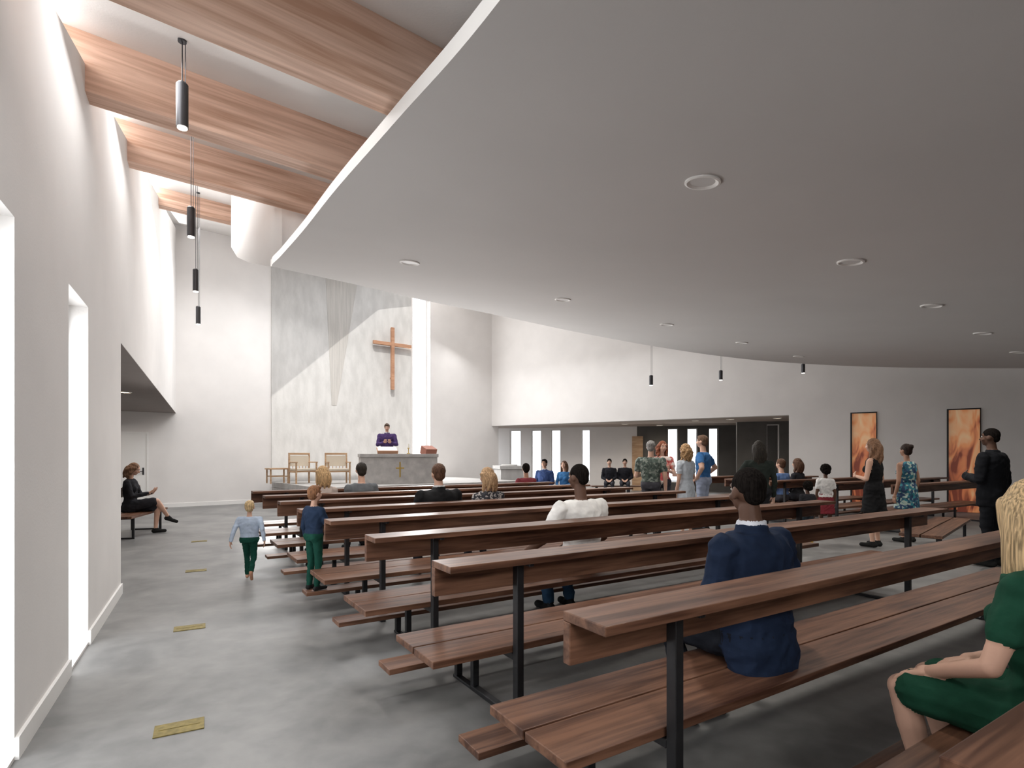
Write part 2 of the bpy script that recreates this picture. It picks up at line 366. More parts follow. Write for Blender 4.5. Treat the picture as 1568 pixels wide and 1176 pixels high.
# cross
p = C0 + DA * 6.77 - NB * .2
mb = MB(); mb.box(-.06, .06, -.05, .05, 3.87, 6.12); mb.box(-.75, -.06, -.05, .05, 5.45, 5.57); mb.box(.06, .75, -.05, .05, 5.45, 5.57); mb.tube((0, .05, 5.5), (0, .154, 5.5), .03, 0); mb.tube((0, .05, 4.3), (0, .154, 4.3), .03, 0)
mb.obj('wooden_cross', [M_crossw], (p.x, p.y, 0), ANG_A, bevel=.006)
# altar
ax, ay = -3.45, 17.0
mb = MB(); mb.box(-1.15, 1.15, -.45, .45, 1.44, 1.54, 0); mb.box(-1.12, 1.12, -.42, .42, .65, 1.44, 0)
mb.box(-.02, .02, -.43, -.42, .85, 1.30, 1); mb.box(-.12, -.02, -.43, -.42, 1.10, 1.14, 1); mb.box(.02, .12, -.43, -.42, 1.10, 1.14, 1)
mb.obj('stone_altar', [M_altar, M_gold], (ax, ay, 0), ANG_A * .5, bevel=.01)
mb = MB(); Mx = Matrix.Rotation(math.radians(25), 4, 'X')
mb.box(-.28, 0, -.16, .16, .12, .16, 1, Mx); mb.box(0, .28, -.16, .16, .12, .16, 1, Mx); mb.box(-.30, .30, -.19, -.16, .08, .18, 0, Mx); mb.box(-.3, .3, -.18, .18, .09, .12, 0, Mx)
mb.box(-.2, .2, -.12, .12, 0, .02, 0); mb.tube((0, 0, .02), (0, 0, .14), .03, 0)
mb.obj('missal_on_stand', [M_crossw, M_book], (-3.75, 16.85, 1.545), ANG_A * .5)
mb = MB(); mb.tube((0, 0, 0), (0, 0, .02), .05, 0); mb.tube((0, 0, .02), (0, 0, .16), .012, 0); mb.tube((0, 0, .16), (0, 0, .18), .04, 0); mb.tube((0, 0, .18), (0, 0, .30), .018, 1)
mb.obj('altar_candlestick', [M_gold, M_book], (-3.15, 17.1, 1.542))
# ambo
mb = MB(); mb.box(-.10, .10, -.1, .1, .65, 1.55, 0); mb.box(-.2, .2, -.2, .2, .65, .70, 0)
Mt = Matrix.Translation((0, 0, 1.62)) @ Matrix.Rotation(math.radians(20), 4, 'X'); mb.box(-.20, .20, -.18, .18, -.12, .14, 1, Mt)
mb.obj('ambo_lectern', [M_altar, M_red], (-2.72, 18.3, 0), ANG_A)
M_pad = mat('chair_pad', (.62, .55, .45), .8)
def armchair(x, y, z, rz):
    mb = MB(); w = .31
    for sx in (-w, w):
        mb.box(sx - .022, sx + .022, -.28, -.24, 0, .62, 0); mb.box(sx - .022, sx + .022, .22, .26, 0, .92, 0)
        mb.box(sx - .03, sx + .03, -.30, .24, .62, .655, 0); mb.box(sx - .015, sx + .015, -.24, .22, .33, .38, 0)
    mb.box(-w, w, -.26, -.24, .34, .39, 0); mb.box(-w, w, .22, .24, .34, .39, 0)
    mb.box(-w + .02, w - .02, -.27, .21, .39, .45, 1)
    mb.box(-w + .02, w - .02, .22, .25, .52, .84, 1); mb.box(-w + .02, w - .02, .215, .26, .86, .92, 0)
    for i in range(5): xx = -.2 + .1 * i; mb.box(xx - .01, xx + .01, .225, .245, .45, .52, 0)
    mb.obj('altar_armchair', [M_oak, M_pad], (x, y, z), rz, bevel=.004)
armchair(-6.3, 16.9, .65, ANG_A + .1); armchair(-5.25, 16.9, .65, ANG_A - .2)
mb = MB()
for a in (-.25, .25):
    for b in (-.2, .2): mb.box(a - .02, a + .02, b - .02, b + .02, 0, .42)
mb.box(-.3, .3, -.25, .25, .42, .46); mb.box(-.25, .25, -.21, -.19, .2, .23); mb.box(-.25, .25, .19, .21, .2, .23)
mb.obj('altar_stool', [M_oak], (-7.1, 17.0, .65), ANG_A, bevel=.004)

# ------------------------------------------------------------------ side chapel beyond right wall
A = Vector((-1.6, 25.7)); E = Vector((.9656, -.2603)); NE = Vector((.2603, .9656))
WN = [(1.535, 2.05), (2.53, 2.98), (3.42, 3.856), (4.78, 5.15)]
wall('wall_chapel', A, A + E * 7.15, NE, .3, lambda p: SOF + .1, [(a, b, .35, 2.62) for a, b in WN])
WD = [(8.395 - 7.15, 8.815 - 7.15), (9.18 - 7.15, 9.59 - 7.15), (10.03 - 7.15, 10.405 - 7.15)]
wall('wall_chapel_dark', A + E * 7.15, A + E * 20, NE, .3, lambda p: SOF + .1, [(a, b, .35, 2.62) for a, b in WD], (M_dark,))
F = Vector((8.25, 20.6)); wall('wall_partition', F, F + E * 8, NE, .25, lambda p: SOF + .05, [(1.008, 1.44, .35, 2.62)], (M_dark,))
k = 4
for a, b in WN: window('window_%d' % k, A, E, NE, a, b, .35, 2.62, .2); k += 1
for a, b in WD: window('window_%d' % k, A + E * 7.15, E, NE, a, b, .35, 2.62, .2); k += 1
window('window_%d' % k, F, E, NE, 1.008, 1.44, .35, 2.62, .15)
mb = MB(); pl = [C1 + NR * .36 - DR * 2, C1 + NR * .36 + DR * 22, C1 + NR * 14 + DR * 22, C1 + NR * 4 - DR * 2.5]
mb.prism([(p.x, p.y) for p in pl], SOF, SOF + .25); mb.obj('ceiling_chapel', [M_soff])
for x, y in ((878, 654.5), (957, 649), (1010, 651), (1065, 644), (1118, 642), (1165, 646), (905, 656), (990, 655), (1190, 640)):
    D = (SOF - 1.5) * 860 / (697 - y); X = (x - 784) / 860 * D; downlight(X, D, SOF, .13, True, False)
downlight(-7.45, 10.8, SOF - .004, .12, True, False)
mb = MB(); mb.box(0, .45, -.04, 0, 0, 2.3); p = A + E * 6.95; mb.obj('door_4', [M_oak], (p.x, p.y, 0), math.atan2(E.y, E.x))
mb = MB(); mb.box(-.45, .45, -.45, .45, 0, 1.0); mb.box(-.5, .5, -.5, .5, 1.0, 1.12); mb.tube((0, 0, 1.12), (0, 0, 1.16), .3, 0, 32)
mb.obj('baptismal_font', [M_conc], (-.1, 20.6, 0), .3, bevel=.01)

# ------------------------------------------------------------------ pews
def pew(x, y, rz, L=5.65, kneel=True):
    mb = MB()
    mb.box(0, L, -.225, 0, .915, .95, 0)           # book ledge
    mb.box(0, L, -.04, 0, .765, .915, 0)           # back board
    mb.box(0, L, -.02, .245, .38, .42, 0); mb.box(0, L, .257, .52, .38, .42, 0)
    if kneel: mb.box(-.02, L, .58, .78, .155, .19, 0)
    for px in (.5, L - .5):
        mb.box(px - .022, px + .022, -.09, -.04, 0, .915, 1)
        mb.box(px - .022, px + .022, -.04, .47, 0, .03, 1)
        mb.box(px - .022, px + .022, .43, .47, .03, .38, 1)
        mb.box(px - .022, px + .022, -.04, .43, .345, .38, 1)
        mb.box(px - .015, px + .015, -.2, -.09, .895, .915, 1)
        if kneel: mb.box(px - .022, px + .022, .47, .72, 0, .02, 1); mb.box(px - .022, px + .022, .66, .70, .02, .155, 1)
    return mb.obj('pew', [M_pew, M_steel], (x, y, 0), rz, bevel=.004)
PW = Vector((.18, 1.987))
def pewpos(k): return PW + DPP * (1.13 * k)
for k in range(-1, 8):
    p = pewpos(k); pew(p.x, p.y, ANG_P)
# right bank across the second aisle
RB = Vector((6.2, 11.3))
for i in range(-1, 4):
    p = RB + DPP * 1.13 * i + DP * (.35 if i < 0 else 0); pew(p.x, p.y, ANG_P, 4.6 if i < 0 else 5.4 - .9 * i)
# low bench in the right aisle
mb = MB(); mb.box(0, 2.9, -.24, -.01, .40, .44, 0); mb.box(0, 2.9, .01, .24, .40, .44, 0)
for a in (.25, 2.65): mb.box(a - .02, a + .02, -.2, -.16, 0, .40, 1); mb.box(a - .02, a + .02, .16, .2, 0, .40, 1); mb.box(a - .02, a + .02, -.16, .16, .37, .40, 1); mb.box(a - .02, a + .02, -.16, .16, 0, .03, 1)
mb.obj('backless_bench', [M_pew, M_steel], (5.45, 7.5, 0), math.radians(45), bevel=.004)
# side aisle bench
mb = MB(); mb.box(0, 1.9, -.02, .22, .38, .42, 0); mb.box(0, 1.9, .235, .48, .38, .42, 0); mb.box(0, 1.9, -.06, -.02, .70, .88, 0)
for px in (.25, 1.65):
    mb.box(px - .02, px + .02, -.10, -.06, 0, .86, 1); mb.box(px - .02, px + .02, -.06, .44, 0, .025, 1); mb.box(px - .02, px + .02, .40, .44, .025, .38, 1); mb.box(px - .02, px + .02, -.06, .40, .35, .38, 1)
mb.obj('aisle_bench', [M_pew, M_steel], (-7.62, 11.55, 0), math.radians(-75), bevel=.004)

# ------------------------------------------------------------------ people
def frame(w):
    w = w.normalized(); r = Vector((1, 0, 0)) if abs(w.x) < .9 else Vector((0, 1, 0))
    v = w.cross(r).normalized(); u = v.cross(w).normalized(); return u, v, w
def cap(a, b, ra, rb, n=12, m=4, sx=1, sy=1):
    a = Vector(a); b = Vector(b)
    if (b - a).length < 1e-5: b = a + Vector((0, 0, 1e-4))
    u, v, w = frame(b - a); vs = []; rings = []
    for i in range(m + 1):
        th = -math.pi / 2 + (math.pi / 2) * i / m; rings.append((a + w * ra * math.sin(th), ra * max(.02, math.cos(th))))
    for i in range(m + 1):
        th = (math.pi / 2) * i / m; rings.append((b + w * rb * math.sin(th), rb * max(.02, math.cos(th))))
    for c, r in rings:
        for j in range(n):
            t = 2 * math.pi * j / n; vs.append(c + u * (r * math.cos(t) * sx) + v * (r * math.sin(t) * sy))
    return vs, tube_faces(len(rings), n)
def tube_faces(k, n):
    fs = [(i * n + j, i * n + (j + 1) % n, (i + 1) * n + (j + 1) % n, (i + 1) * n + j) for i in range(k - 1) for j in range(n)]
    fs.append(tuple(range(n))[::-1]); fs.append(tuple((k - 1) * n + j for j in range(n))); return fs
def ell(c, rx, ry, rz, n=16, m=10):
    vs = []
    for i in range(m + 1):
        th = -math.pi / 2 + math.pi * i / m; cz = math.sin(th); cr = max(.02, math.cos(th))
        for j in range(n):
            t = 2 * math.pi * j / n; vs.append(Vector((c[0] + rx * cr * math.cos(t), c[1] + ry * cr * math.sin(t), c[2] + rz * cz)))
    return vs, tube_faces(m + 1, n)
def loft(rings, n=20):
    vs = []
    for cx, cy, cz, rx, ry in rings:
        for j in range(n):
            t = 2 * math.pi * j / n; vs.append(Vector((cx + rx * math.copysign(abs(math.cos(t)) ** .85, math.cos(t)), cy + ry * math.copysign(abs(math.sin(t)) ** .85, math.sin(t)), cz)))
    return vs, tube_faces(len(rings), n)

def fuse(prims, vox, smooth=2, disp=None):
    """prims: list of (label,(verts,faces)) -> verts, faces, labels (one continuous surface)"""
    V = []; Fc = []; Lb = []
    for lab, (vs, fs) in prims:
        o = len(V); V += [tuple(v) for v in vs]; Fc += [tuple(i + o for i in f) for f in fs]; Lb += [lab] * len(fs)
    me = bpy.data.meshes.new('tmp'); me.from_pydata(V, [], Fc); me.update()
    bm = bmesh.new(); bm.from_mesh(me); bmesh.ops.recalc_face_normals(bm, faces=bm.faces); bm.to_mesh(me); bm.free()
    ob = bpy.data.objects.new('tmp', me); COL.objects.link(ob)
    r = ob.modifiers.new('r', 'REMESH'); r.mode = 'VOXEL'; r.voxel_size = vox; r.adaptivity = 0
    if smooth:
        s = ob.modifiers.new('s', 'SMOOTH'); s.iterations = smooth; s.factor = .5
    dg = bpy.context.evaluated_depsgraph_get(); ev = ob.evaluated_get(dg); m2 = ev.to_mesh()
    ov = [v.co.copy() for v in m2.vertices]; nv = [v.normal.copy() for v in m2.vertices]; of = [tuple(p.vertices) for p in m2.polygons]; ctr = [p.center.copy() for p in m2.polygons]
    ev.to_mesh_clear(); bpy.data.objects.remove(ob); bpy.data.meshes.remove(me)
    bvh = BVHTree.FromPolygons(V, Fc)
    lb = []
    for c in ctr:
        h = bvh.find_nearest(c); lb.append(Lb[h[2]] if h[2] is not None else Lb[0])
    if disp:
        vl = [None] * len(ov)
        for f, l in zip(of, lb):
            for i in f: vl[i] = l
        ov = [v + nn * disp(v, l) for v, nn, l in zip(ov, nv, vl)]
    return ov, of, lb

def clothdisp(v, l):
    if l in ('top', 'bottom', 'shirt'):
        f = noise.noise(Vector((v.x * 7 + v.z * 5, v.y * 8, v.z * 11 - v.x * 6)))
        return .010 * (1 - 2 * abs(f)) - .004 + .004 * noise.noise(Vector((v.x * 22 + v.z * 14, v.y * 26, v.z * 20 - v.x * 10)))
    return 0
def hairdisp(v, l):
    return .005 * noise.noise(Vector((v.x * 70, v.y * 70, v.z * 4))) + .0025 * noise.noise(v * 9)
def curldisp(v, l):
    return .014 * noise.noise(v * 38) + .006 * noise.noise(v * 80)

def hand(W, d, nrm, hint, curl=.35, lab='skin'):
    d = d.normalized(); nrm = (nrm - d * nrm.dot(d)).normalized(); s = d.cross(nrm)
    if s.dot(hint) < 0: s = -s
    P = []
    P.append((lab, cap(W - d * .03, W + d * .02, .024, .027, 10, 3)))
    for o in (-.026, -.009, .009, .026):
        P.append((lab, cap(W + d * .015 + s * o * .7, W + d * .085 + s * o, .014, .0125, 8, 3)))
    for o, L in ((-.029, .058), (-.0097, .072), (.0097, .078), (.029, .070)):
        p = W + d * .085 + s * o; a = curl * .5
        for i, fr in enumerate((.45, .32, .23)):
            a += curl * (.6 if i else .2); dd = d * math.cos(a) + nrm * math.sin(a) + s * o * 1.2; q = p + dd.normalized() * L * fr
            P.append((lab, cap(p, q, .0092 - .0008 * i, .0086 - .0008 * i, 8, 3))); p = q
    p = W + d * .02 + s * .028; q = p + (d * .55 + s * .6 + nrm * .3).normalized() * .04; r = q + (d * .85 + s * .15 + nrm * .35).normalized() * .034
    P.append((lab, cap(p, q, .0125, .0105, 8, 3))); P.append((lab, cap(q, r, .0105, .009, 8, 3)))
    return P

SK = {}
def skinm(key):
    c = {'light': (.62, .38, .28), 'dark': (.11, .055, .035), 'mid': (.38, .21, .14)}[key]
    if key not in SK:
        SK[key] = mat('skin_' + key, c, .55, .06, (8, 8, 8), spec=.35)
    return SK[key]
CM = {}
def cloth(c):
    if not isinstance(c, tuple): return c
    if c not in CM: CM[c] = mat('fabric_%02d' % len(CM), c, .85, .12, (14, 14, 20), 4, .35, 18, spec=.12)
    return CM[c]
def hairm(c):
    k = ('h',) + c
    if k not in CM: CM[k] = mat('hair_%02d' % len(CM), c, .6 if max(c) > .02 else .95, .5, (150, 150, 6), 3, .5, spec=.2 if max(c) > .02 else .03, lo=.36, hi=.64)
    return CM[k]
M_lip = mat('lips', (.35, .13, .11), .5); M_eye = mat('eye_white', (.75, .73, .7), .3); M_iris = mat('iris', (.03, .02, .015), .2)

def person(name, x, y, fwd, H=1.75, z0=0, pose='stand', arms=('down', 'down'), sex='m', skin='light', hair=(.1, .06, .04), style='short', top=(.1, .1, .1), sleeve='long',
           bottom=(.05, .05, .06), lower='pants', shoes=(.02, .02, .02), hem=.52, seat=.42, head=(0, 0), vox=.013, kid=False, lean=0.0, jacket=False, hairlen=.3, shirt=None, legs=None, curl=.4, wide=1.0):
    k = H / 1.75; st = seat / k
    sit = pose == 'sit'; zp = (st + .115) if sit else .93
    fem = sex == 'f'; hs = 1.0 if not kid else (1.0 + .30 * min(1, (1.6 - H) / .8))
    B = []
    def add(l, m): B.append((l, m))
    cyl = lambda z: lean * (z - zp)      # forward lean of the spine
    R = ([(-.07, .155, .115), (0, .172, .125), (.06, .160, .115), (.14, .125, .095), (.24, .14, .105), (.34, .155, .11), (.42, .165, .10), (.475, .158, .085), (.515, .10, .066), (.55, .056, .055)] if fem else
         [(-.07, .15, .115), (0, .165, .122), (.06, .158, .115), (.14, .148, .108), (.24, .158, .115), (.34, .175, .122), (.42, .187, .115), (.475, .178, .095), (.515, .115, .072), (.55, .062, .06)])
    g = .022 if jacket else .006
    split = .06
    torso = [(0, cyl(zp + z), zp + z, (rx + g) * wide, ry + g) for z, rx, ry in R if z <= .52]
    lowtor = [t for t in torso if t[2] <= zp + split + .001]; uptor = [t for t in torso if t[2] >= zp + split - .001]
    if jacket:
        uptor = [(0, -.03, zp - .125, .20, .125), (0, -.01, zp - .02, .192 * wide, .145)] + [(0, t[1], t[2], t[3], t[4]) for t in uptor]
        if not sit: uptor[0] = (0, 0, zp - .16, .195, .145)
    add('bottom' if lower != 'dress' else 'top', loft(lowtor)); add('top', loft(uptor))
    zn = zp + .53
    add('skin', cap((0, cyl(zn) - .005, zn - .03), (0, cyl(zn) + .012, zn + .10), .056 if not fem else .047, .052 if not fem else .045))
    if shirt: add('shirt', loft([(0, cyl(zn) - .002, zn - .03, .085, .072), (0, cyl(zn), zn + .01, .068, .066), (0, cyl(zn), zn + .042, .062, .062)]))
    if jacket: add('top', loft([(0, cyl(zn) - .006, zn - .05, .11, .085), (0, cyl(zn) - .008, zn + .0, .080, .076), (0, cyl(zn) - .008, zn + .022, .072, .072)]))
    if fem and not kid:
        for sx in (-1, 1): add('top', ell((sx * .07, cyl(zp + .32) + .085, zp + .325), .062, .06, .06))
    # arms
    sw = (.165 if fem else .19) * (1 if not kid else .92) * wide; zs = zp + .455
    hands = []
    for sx, am in ((-1, arms[0]), (1, arms[1])):
        Sv = Vector((sx * sw, cyl(zs), zs))
        if am == 'down': E = Sv + Vector((sx * .055, -.03, -.29)); W = E + Vector((sx * .0, .07, -.25)); hd = Vector((0, .15, -1)); pn = Vector((-sx, -.2, 0))
        elif am == 'hip': E = Sv + Vector((sx * .19, -.10, -.22)); W = Vector((sx * .165, .07, zp + .04)); hd = Vector((-sx * .5, .9, -.35)); pn = Vector((-sx, -.4, 0))
        elif am == 'lap': E = Sv + Vector((sx * .06, .03, -.28)); W = Vector((sx * .09, .26, zp + .10)); hd = Vector((-sx * .55, .8, -.3)); pn = Vector((0, -.2, -1))
        elif am == 'front': E = Sv + Vector((sx * .06, .02, -.28)); W = Vector((sx * .09, .25, zp + .22)); hd = Vector((-sx * .8, .5, .1)); pn = Vector((-sx * .3, -1, 0))
        elif am == 'read': E = Sv + Vector((sx * .06, .10, -.26)); W = Vector((sx * .10, .34, zp + .24)); hd = Vector((-sx * .3, .7, .5)); pn = Vector((-sx * .4, -.2, 1))
        elif am == 'fwd': E = Sv + Vector((sx * .05, .10, -.27)); W = E + Vector((-sx * .02, .18, -.16)); hd = Vector((0, .8, -.5)); pn = Vector((-sx, 0, -.2))
        elif am == 'back': E = Sv + Vector((sx * .08, -.15, -.23)); W = E + Vector((sx * .05, -.07, -.23)); hd = Vector((sx * .1, -.1, -1)); pn = Vector((-sx, 0, 0))
        elif am == 'bench': E = Sv + Vector((sx * .16, .02, -.25)); W = E + Vector((sx * .06, .20, -.14)); hd = Vector((sx * .1, .9, -.3)); pn = Vector((0, 0, -1))
        elif am == 'knee': E = Sv + Vector((sx * .09, .06, -.27)); W = Vector((sx * .13, .33, zp + .07)); hd = Vector((-sx * .1, .9, -.35)); pn = Vector((0, -.2, -1))
        elif am == 'hold': E = Sv + Vector((sx * .07, .05, -.27)); W = Vector((sx * .02, .22, zp + .27)); hd = Vector((-sx * .9, .2, .2)); pn = Vector((0, -1, .2))
        ex = .014 if jacket else .006
        ru, re, rw = (.046, .036, .025) if fem else (.055, .045, .030)
        if sleeve == 'none':
            add('skin', cap(Sv, E, ru, re)); add('skin', cap(E, W, re, rw))
        elif sleeve == 'short':
            mid = Sv.lerp(E, .55); add('top', cap(Sv, mid, ru + .014, re + .022)); add('skin', cap(mid, E, ru - .004, re)); add('skin', cap(E, W, re, rw))
        else:
            add('top', cap(Sv, E, ru + ex + .004, re + ex)); add('top', cap(E, E.lerp(W, .96), re + ex, rw + ex + .004)); add('skin', cap(E.lerp(W, .9), W, rw, rw * .95))
        add('top' if sleeve != 'none' else 'skin', cap((sx * .09, cyl(zs), zs + .01), Sv, .06, ru + (ex if sleeve != 'none' else 0)))
        hands += hand(W, hd, pn, Vector((-sx, .8, .3)), curl)
    # legs
    for sx in (-1, 1):
        if sit:
            h = Vector((sx * .09, .02, zp - .01)); kn = Vector((sx * .12, .43, st + .09)); an = Vector((sx * .12, .33, .085 / k)); td = Vector((sx * .1, 1, 0))
            if legs == 'cross' and sx > 0: kn = Vector((.0, .45, st + .20)); an = Vector((-.14, .60, st - .12)); td = Vector((-.1, 1, -.4))
            if legs == 'cross' and sx < 0: kn = Vector((-.08, .44, st + .07)); an = Vector((-.02, .42, .085))
        elif pose == 'walk':
            h = Vector((sx * .085, 0, .93))
            if sx < 0: kn = Vector((-.085, .20, .53)); an = Vector((-.085, .22, .10)); td = Vector((0, 1, .15))
            else: kn = Vector((.085, .02, .50)); an = Vector((.085, -.30, .24)); td = Vector((0, .55, -.85))
        else:
            h = Vector((sx * .085, 0, .93)); kn = Vector((sx * .10, .02, .50)); an = Vector((sx * .105, -.02, .085)); td = Vector((sx * .25, 1, 0))
        td.normalize()
        fr = .86 if fem else 1
        if lower == 'pants':
            add('bottom', cap(h, kn, .092 * (1.04 if sit else 1), .066 * fr)); add('bottom', cap(kn, an + (kn - an) * .06, .062 * fr, .052)); add('bottom', cap(h - Vector((0, .03, 0)), h, .10, .10))
        else:
            lb = 'skin'
            add(lb, cap(h, kn, .082, .052)); add(lb, cap(kn, kn.lerp(an, .35), .05, .052)); add(lb, cap(kn.lerp(an, .35), an, .050, .032))
            if sit: add('top' if lower == 'dress' else 'bottom', cap(h, h.lerp(kn, .85), .115, .085))
            if lower == 'shorts': add('bottom', cap(h, h.lerp(kn, .8), .098, .082))
        heel = an + Vector((0, 0, -.045)) - td * .03; toe = heel + td * .185
        add('shoe', cap(heel, toe, .042, .036, 12, 4, 1, .95)); add('shoe', cap(an + Vector((0, 0, -.01)), heel + td * .1, .042, .034))
    if lower in ('dress', 'skirt', 'robe') and not sit:
        lab = 'top' if lower != 'skirt' else 'bottom'; fl = .045 if lower != 'robe' else .10
        hz = hem if lower != 'robe' else .05
        add(lab, loft([(0, 0, hz, .165 + fl, .13 + fl), (0, 0, hz + (.95 - hz) * .5, .175 + fl * .35, .135 + fl * .3), (0, 0, .93, .176, .132), (0, 0, 1.07, .135, .10)]))
    if lower in ('dress', 'skirt') and sit:
        add('top' if lower == 'dress' else 'bottom', loft([(0, .0, st + .01, .19, .15), (0, .0, zp + .02, .178, .13)]))
    # head
    yaw, pit = head; HC = Vector((0, cyl(zn) + .022, zn + .10 + .085 * hs)); piv = Vector((0, cyl(zn) + .005, zn + .08))
    Rm = Matrix.Translation(piv) @ Matrix.Rotation(yaw, 4, 'Z') @ Matrix.Rotation(pit, 4, 'X') @ Matrix.Translation(HC - piv) @ Matrix.Scale(hs, 4)
    def hd_(l, m, store): store.append((l, ([Rm @ v for v in m[0]], m[1])))
    hd_('skin', ell((0, -.008, .022), .074, .094, .094), B); hd_('skin', ell((0, .028, -.04), .056, .062, .062), B); hd_('skin', ell((0, .055, -.078), .026, .026, .022), B)
    hd_('skin', cap((0, .082, .012), (0, .104, -.022), .009, .014, 10, 3), B)
    for sx in (-1, 1):
        hd_('skin', ell((sx * .078, -.005, -.008), .010, .020, .031), B); hd_('skin', ell((sx * .038, .058, -.025), .026, .026, .024), B)
        hd_('skin', cap((sx * .012, .078, .034), (sx * .048, .066, .034), .009, .009, 8, 3), B)
    hd_('lip', cap((-.020, .078, -.052), (.020, .078, -.052), .0085, .0085, 8, 3), B)
    body = fuse(B, vox, 2, clothdisp); out = [body, fuse(hands, .0048, 1)]
    EY = []
    for sx in (-1, 1):
        hd_('eye', ell((sx * .031, .074, .014), .013, .011, .009), EY); hd_('iris', ell((sx * .031, .083, .014), .0055, .004, .0058), EY)
        hd_('hair', cap((sx * .014, .086, .036), (sx * .048, .074, .036), .0045, .0035, 8, 3), EY)
    for l, (vs, fs) in EY: out.append((vs, fs, [l] * len(fs)))
    # hair
    if style != 'bald':
        Hh = []
        if style == 'buzz': hd_('hair', ell((0, -.013, .033), .0775, .094, .090), Hh); hd_('hair', ell((0, -.055, -.012), .058, .045, .055), Hh)
        else:
            hd_('hair', ell((0, -.018, .032), .084, .098, .094), Hh); hd_('hair', ell((0, -.040, -.015), .070, .070, .075), Hh)
            if style in ('short',): hd_('hair', ell((.01, .03, .085), .055, .055, .035), Hh)
        if style in ('long', 'wavy', 'curly'):
            nl = 15
            for i in range(nl):
                a = math.radians(-118 + 236 / (nl - 1) * i); bx = math.sin(a) * .076; by = -.012 - math.cos(a) * .078
                p = Vector((bx, by, .03)); N = 7
                for j in range(N):
                    f = (j + 1) / N; wv = (.004 * math.sin(i * 1.7 + f * 3) if style == 'long' else .02 * math.sin(i * 1.7 + j * 1.6))
                    q = Vector((bx * (1 + .22 * math.sin(f * 2.2)) + wv, by * (1 + .05 * f) - .030 * math.sin(f * 3.1) - .01, .03 - (hairlen + .03 * math.sin(i * 2.3)) * f))
                    if by > -.02: q.y = min(q.y + .01, .02)
                    hd_('hair', cap(p, q, .030 - .014 * (j / N), .030 - .014 * f, 8, 3), Hh); p = q
        if style == 'bun': hd_('hair', ell((0, -.10, .07), .042, .042, .042), Hh)
        if style == 'afro': hd_('hair', ell((0, -.03, .03), .11, .115, .11), Hh); hd_('hair', ell((0, -.09, -.03), .08, .07, .07), Hh)
        out.append(fuse(Hh, .0075 if style != 'buzz' else .006, 2, curldisp if style in ('curly', 'afro') else (hairdisp if style != 'buzz' else None)))
    mats = {'skin': skinm(skin), 'hair': hairm(hair), 'top': cloth(top), 'bottom': cloth(bottom), 'shoe': cloth(shoes), 'lip': M_lip, 'eye': M_eye, 'iris': M_iris, 'shirt': cloth(shirt or (.75, .75, .75))}
    if skin == 'dark': mats['lip'] = skinm('dark')
    keys = list(mats)
    V = []; Fc = []; mi = []
    f = Vector(fwd).normalized(); rt = Vector((f.y, -f.x))
    for vs, fs, ls in out:
        o = len(V)
        for v in vs: V.append((rt.x * v.x * k + f.x * v.y * k, rt.y * v.x * k + f.y * v.y * k, v.z * k))
        Fc += [tuple(i + o for i in t) for t in fs]; mi += [keys.index(l) for l in ls]
    me = bpy.data.meshes.new(name); me.from_pydata(V, [], Fc)
    for kk in keys: me.materials.append(mats[kk])
    me.polygons.foreach_set('material_index', mi); me.polygons.foreach_set('use_smooth', [True] * len(Fc)); me.update()
    ob = bpy.data.objects.new(name, me); COL.objects.link(ob); ob.location = (x, y, z0)
    return ob
def seatpt(k, s, yy=.2):
    p = pewpos(k) + DP * s + DPP * yy; return p.x, p.y

BRN = (.10, .05, .03); BLD = (.50, .33, .17); BLK = (.012, .010, .009); GRY = (.25, .24, .23)
P_dark = pattern('blouse_dots', [(.02, .02, .025), (.03, .03, .04), (.45, .42, .40)], 55)
P_teal = pattern('leaf_print', [(.02, .10, .16), (.03, .2, .25), (.02, .05, .12), (.35, .45, .40)], 26)
P_grn = pattern('shirt_print', [(.05, .07, .06), (.09, .12, .10), (.22, .25, .22)], 30)
P_red = pattern('red_print', [(.45, .08, .07), (.6, .25, .2), (.7, .6, .55)], 26)

x, y = seatpt(0, 1.43, .21); person('seated_man_navy_suit', x, y, DPP, 1.87, pose='sit', arms=('lap', 'bench'), skin='dark', hair=BLK, style='buzz', top=(.014, .024, .052), jacket=True, shirt=(.7, .72, .78), head=(-.35, -.06), vox=.0075, lean=.06, bottom=(.012, .014, .02), wide=1.12)
x, y = seatpt(-1, 1.60, .24); person('seated_woman_green_dress', x, y, DPP, 1.82, pose='sit', arms=('knee', 'lap'), sex='f', hair=(.50, .36, .20), style='long', hairlen=.38, top=(.012, .06, .035), sleeve='short', lower='dress', vox=.0075, head=(-.75, -.05), lean=.08)
x, y = seatpt(2, 2.1); person('seated_man_white_tshirt', x, y, DPP, 1.84, pose='sit', arms=('bench', 'lap'), skin='dark', hair=BLK, style='buzz', top=(.78, .77, .75), sleeve='short', bottom=(.03, .07, .13), head=(.15, -.05), vox=.010, lean=.03, wide=1.15)
x, y = seatpt(4, 1.7); person('seated_man_black_jacket', x, y, DPP, 1.80, pose='sit', arms=('lap', 'lap'), hair=BRN, top=(.015, .015, .016), jacket=True, shirt=(.6, .6, .6), wide=1.18)
x, y = seatpt(4, 2.4); person('seated_woman_dotted_blouse', x, y, DPP, 1.70, pose='sit', arms=('lap', 'lap'), sex='f', hair=(.42, .27, .15), style='long', hairlen=.2, top=P_dark, head=(.4, -.1), wide=1.1)
x, y = seatpt(6, .86); person('seated_blonde_woman', x, y, DPP, 1.70, pose='sit', arms=('lap', 'lap'), sex='f', hair=BLD, style='long', hairlen=.22, top=(.5, .42, .38), head=(.3, 0))
x, y = seatpt(6, 1.44); person('seated_man_grey_jacket', x, y, DPP, 1.78, pose='sit', arms=('lap', 'lap'), hair=(.03, .025, .02), top=(.13, .14, .15))
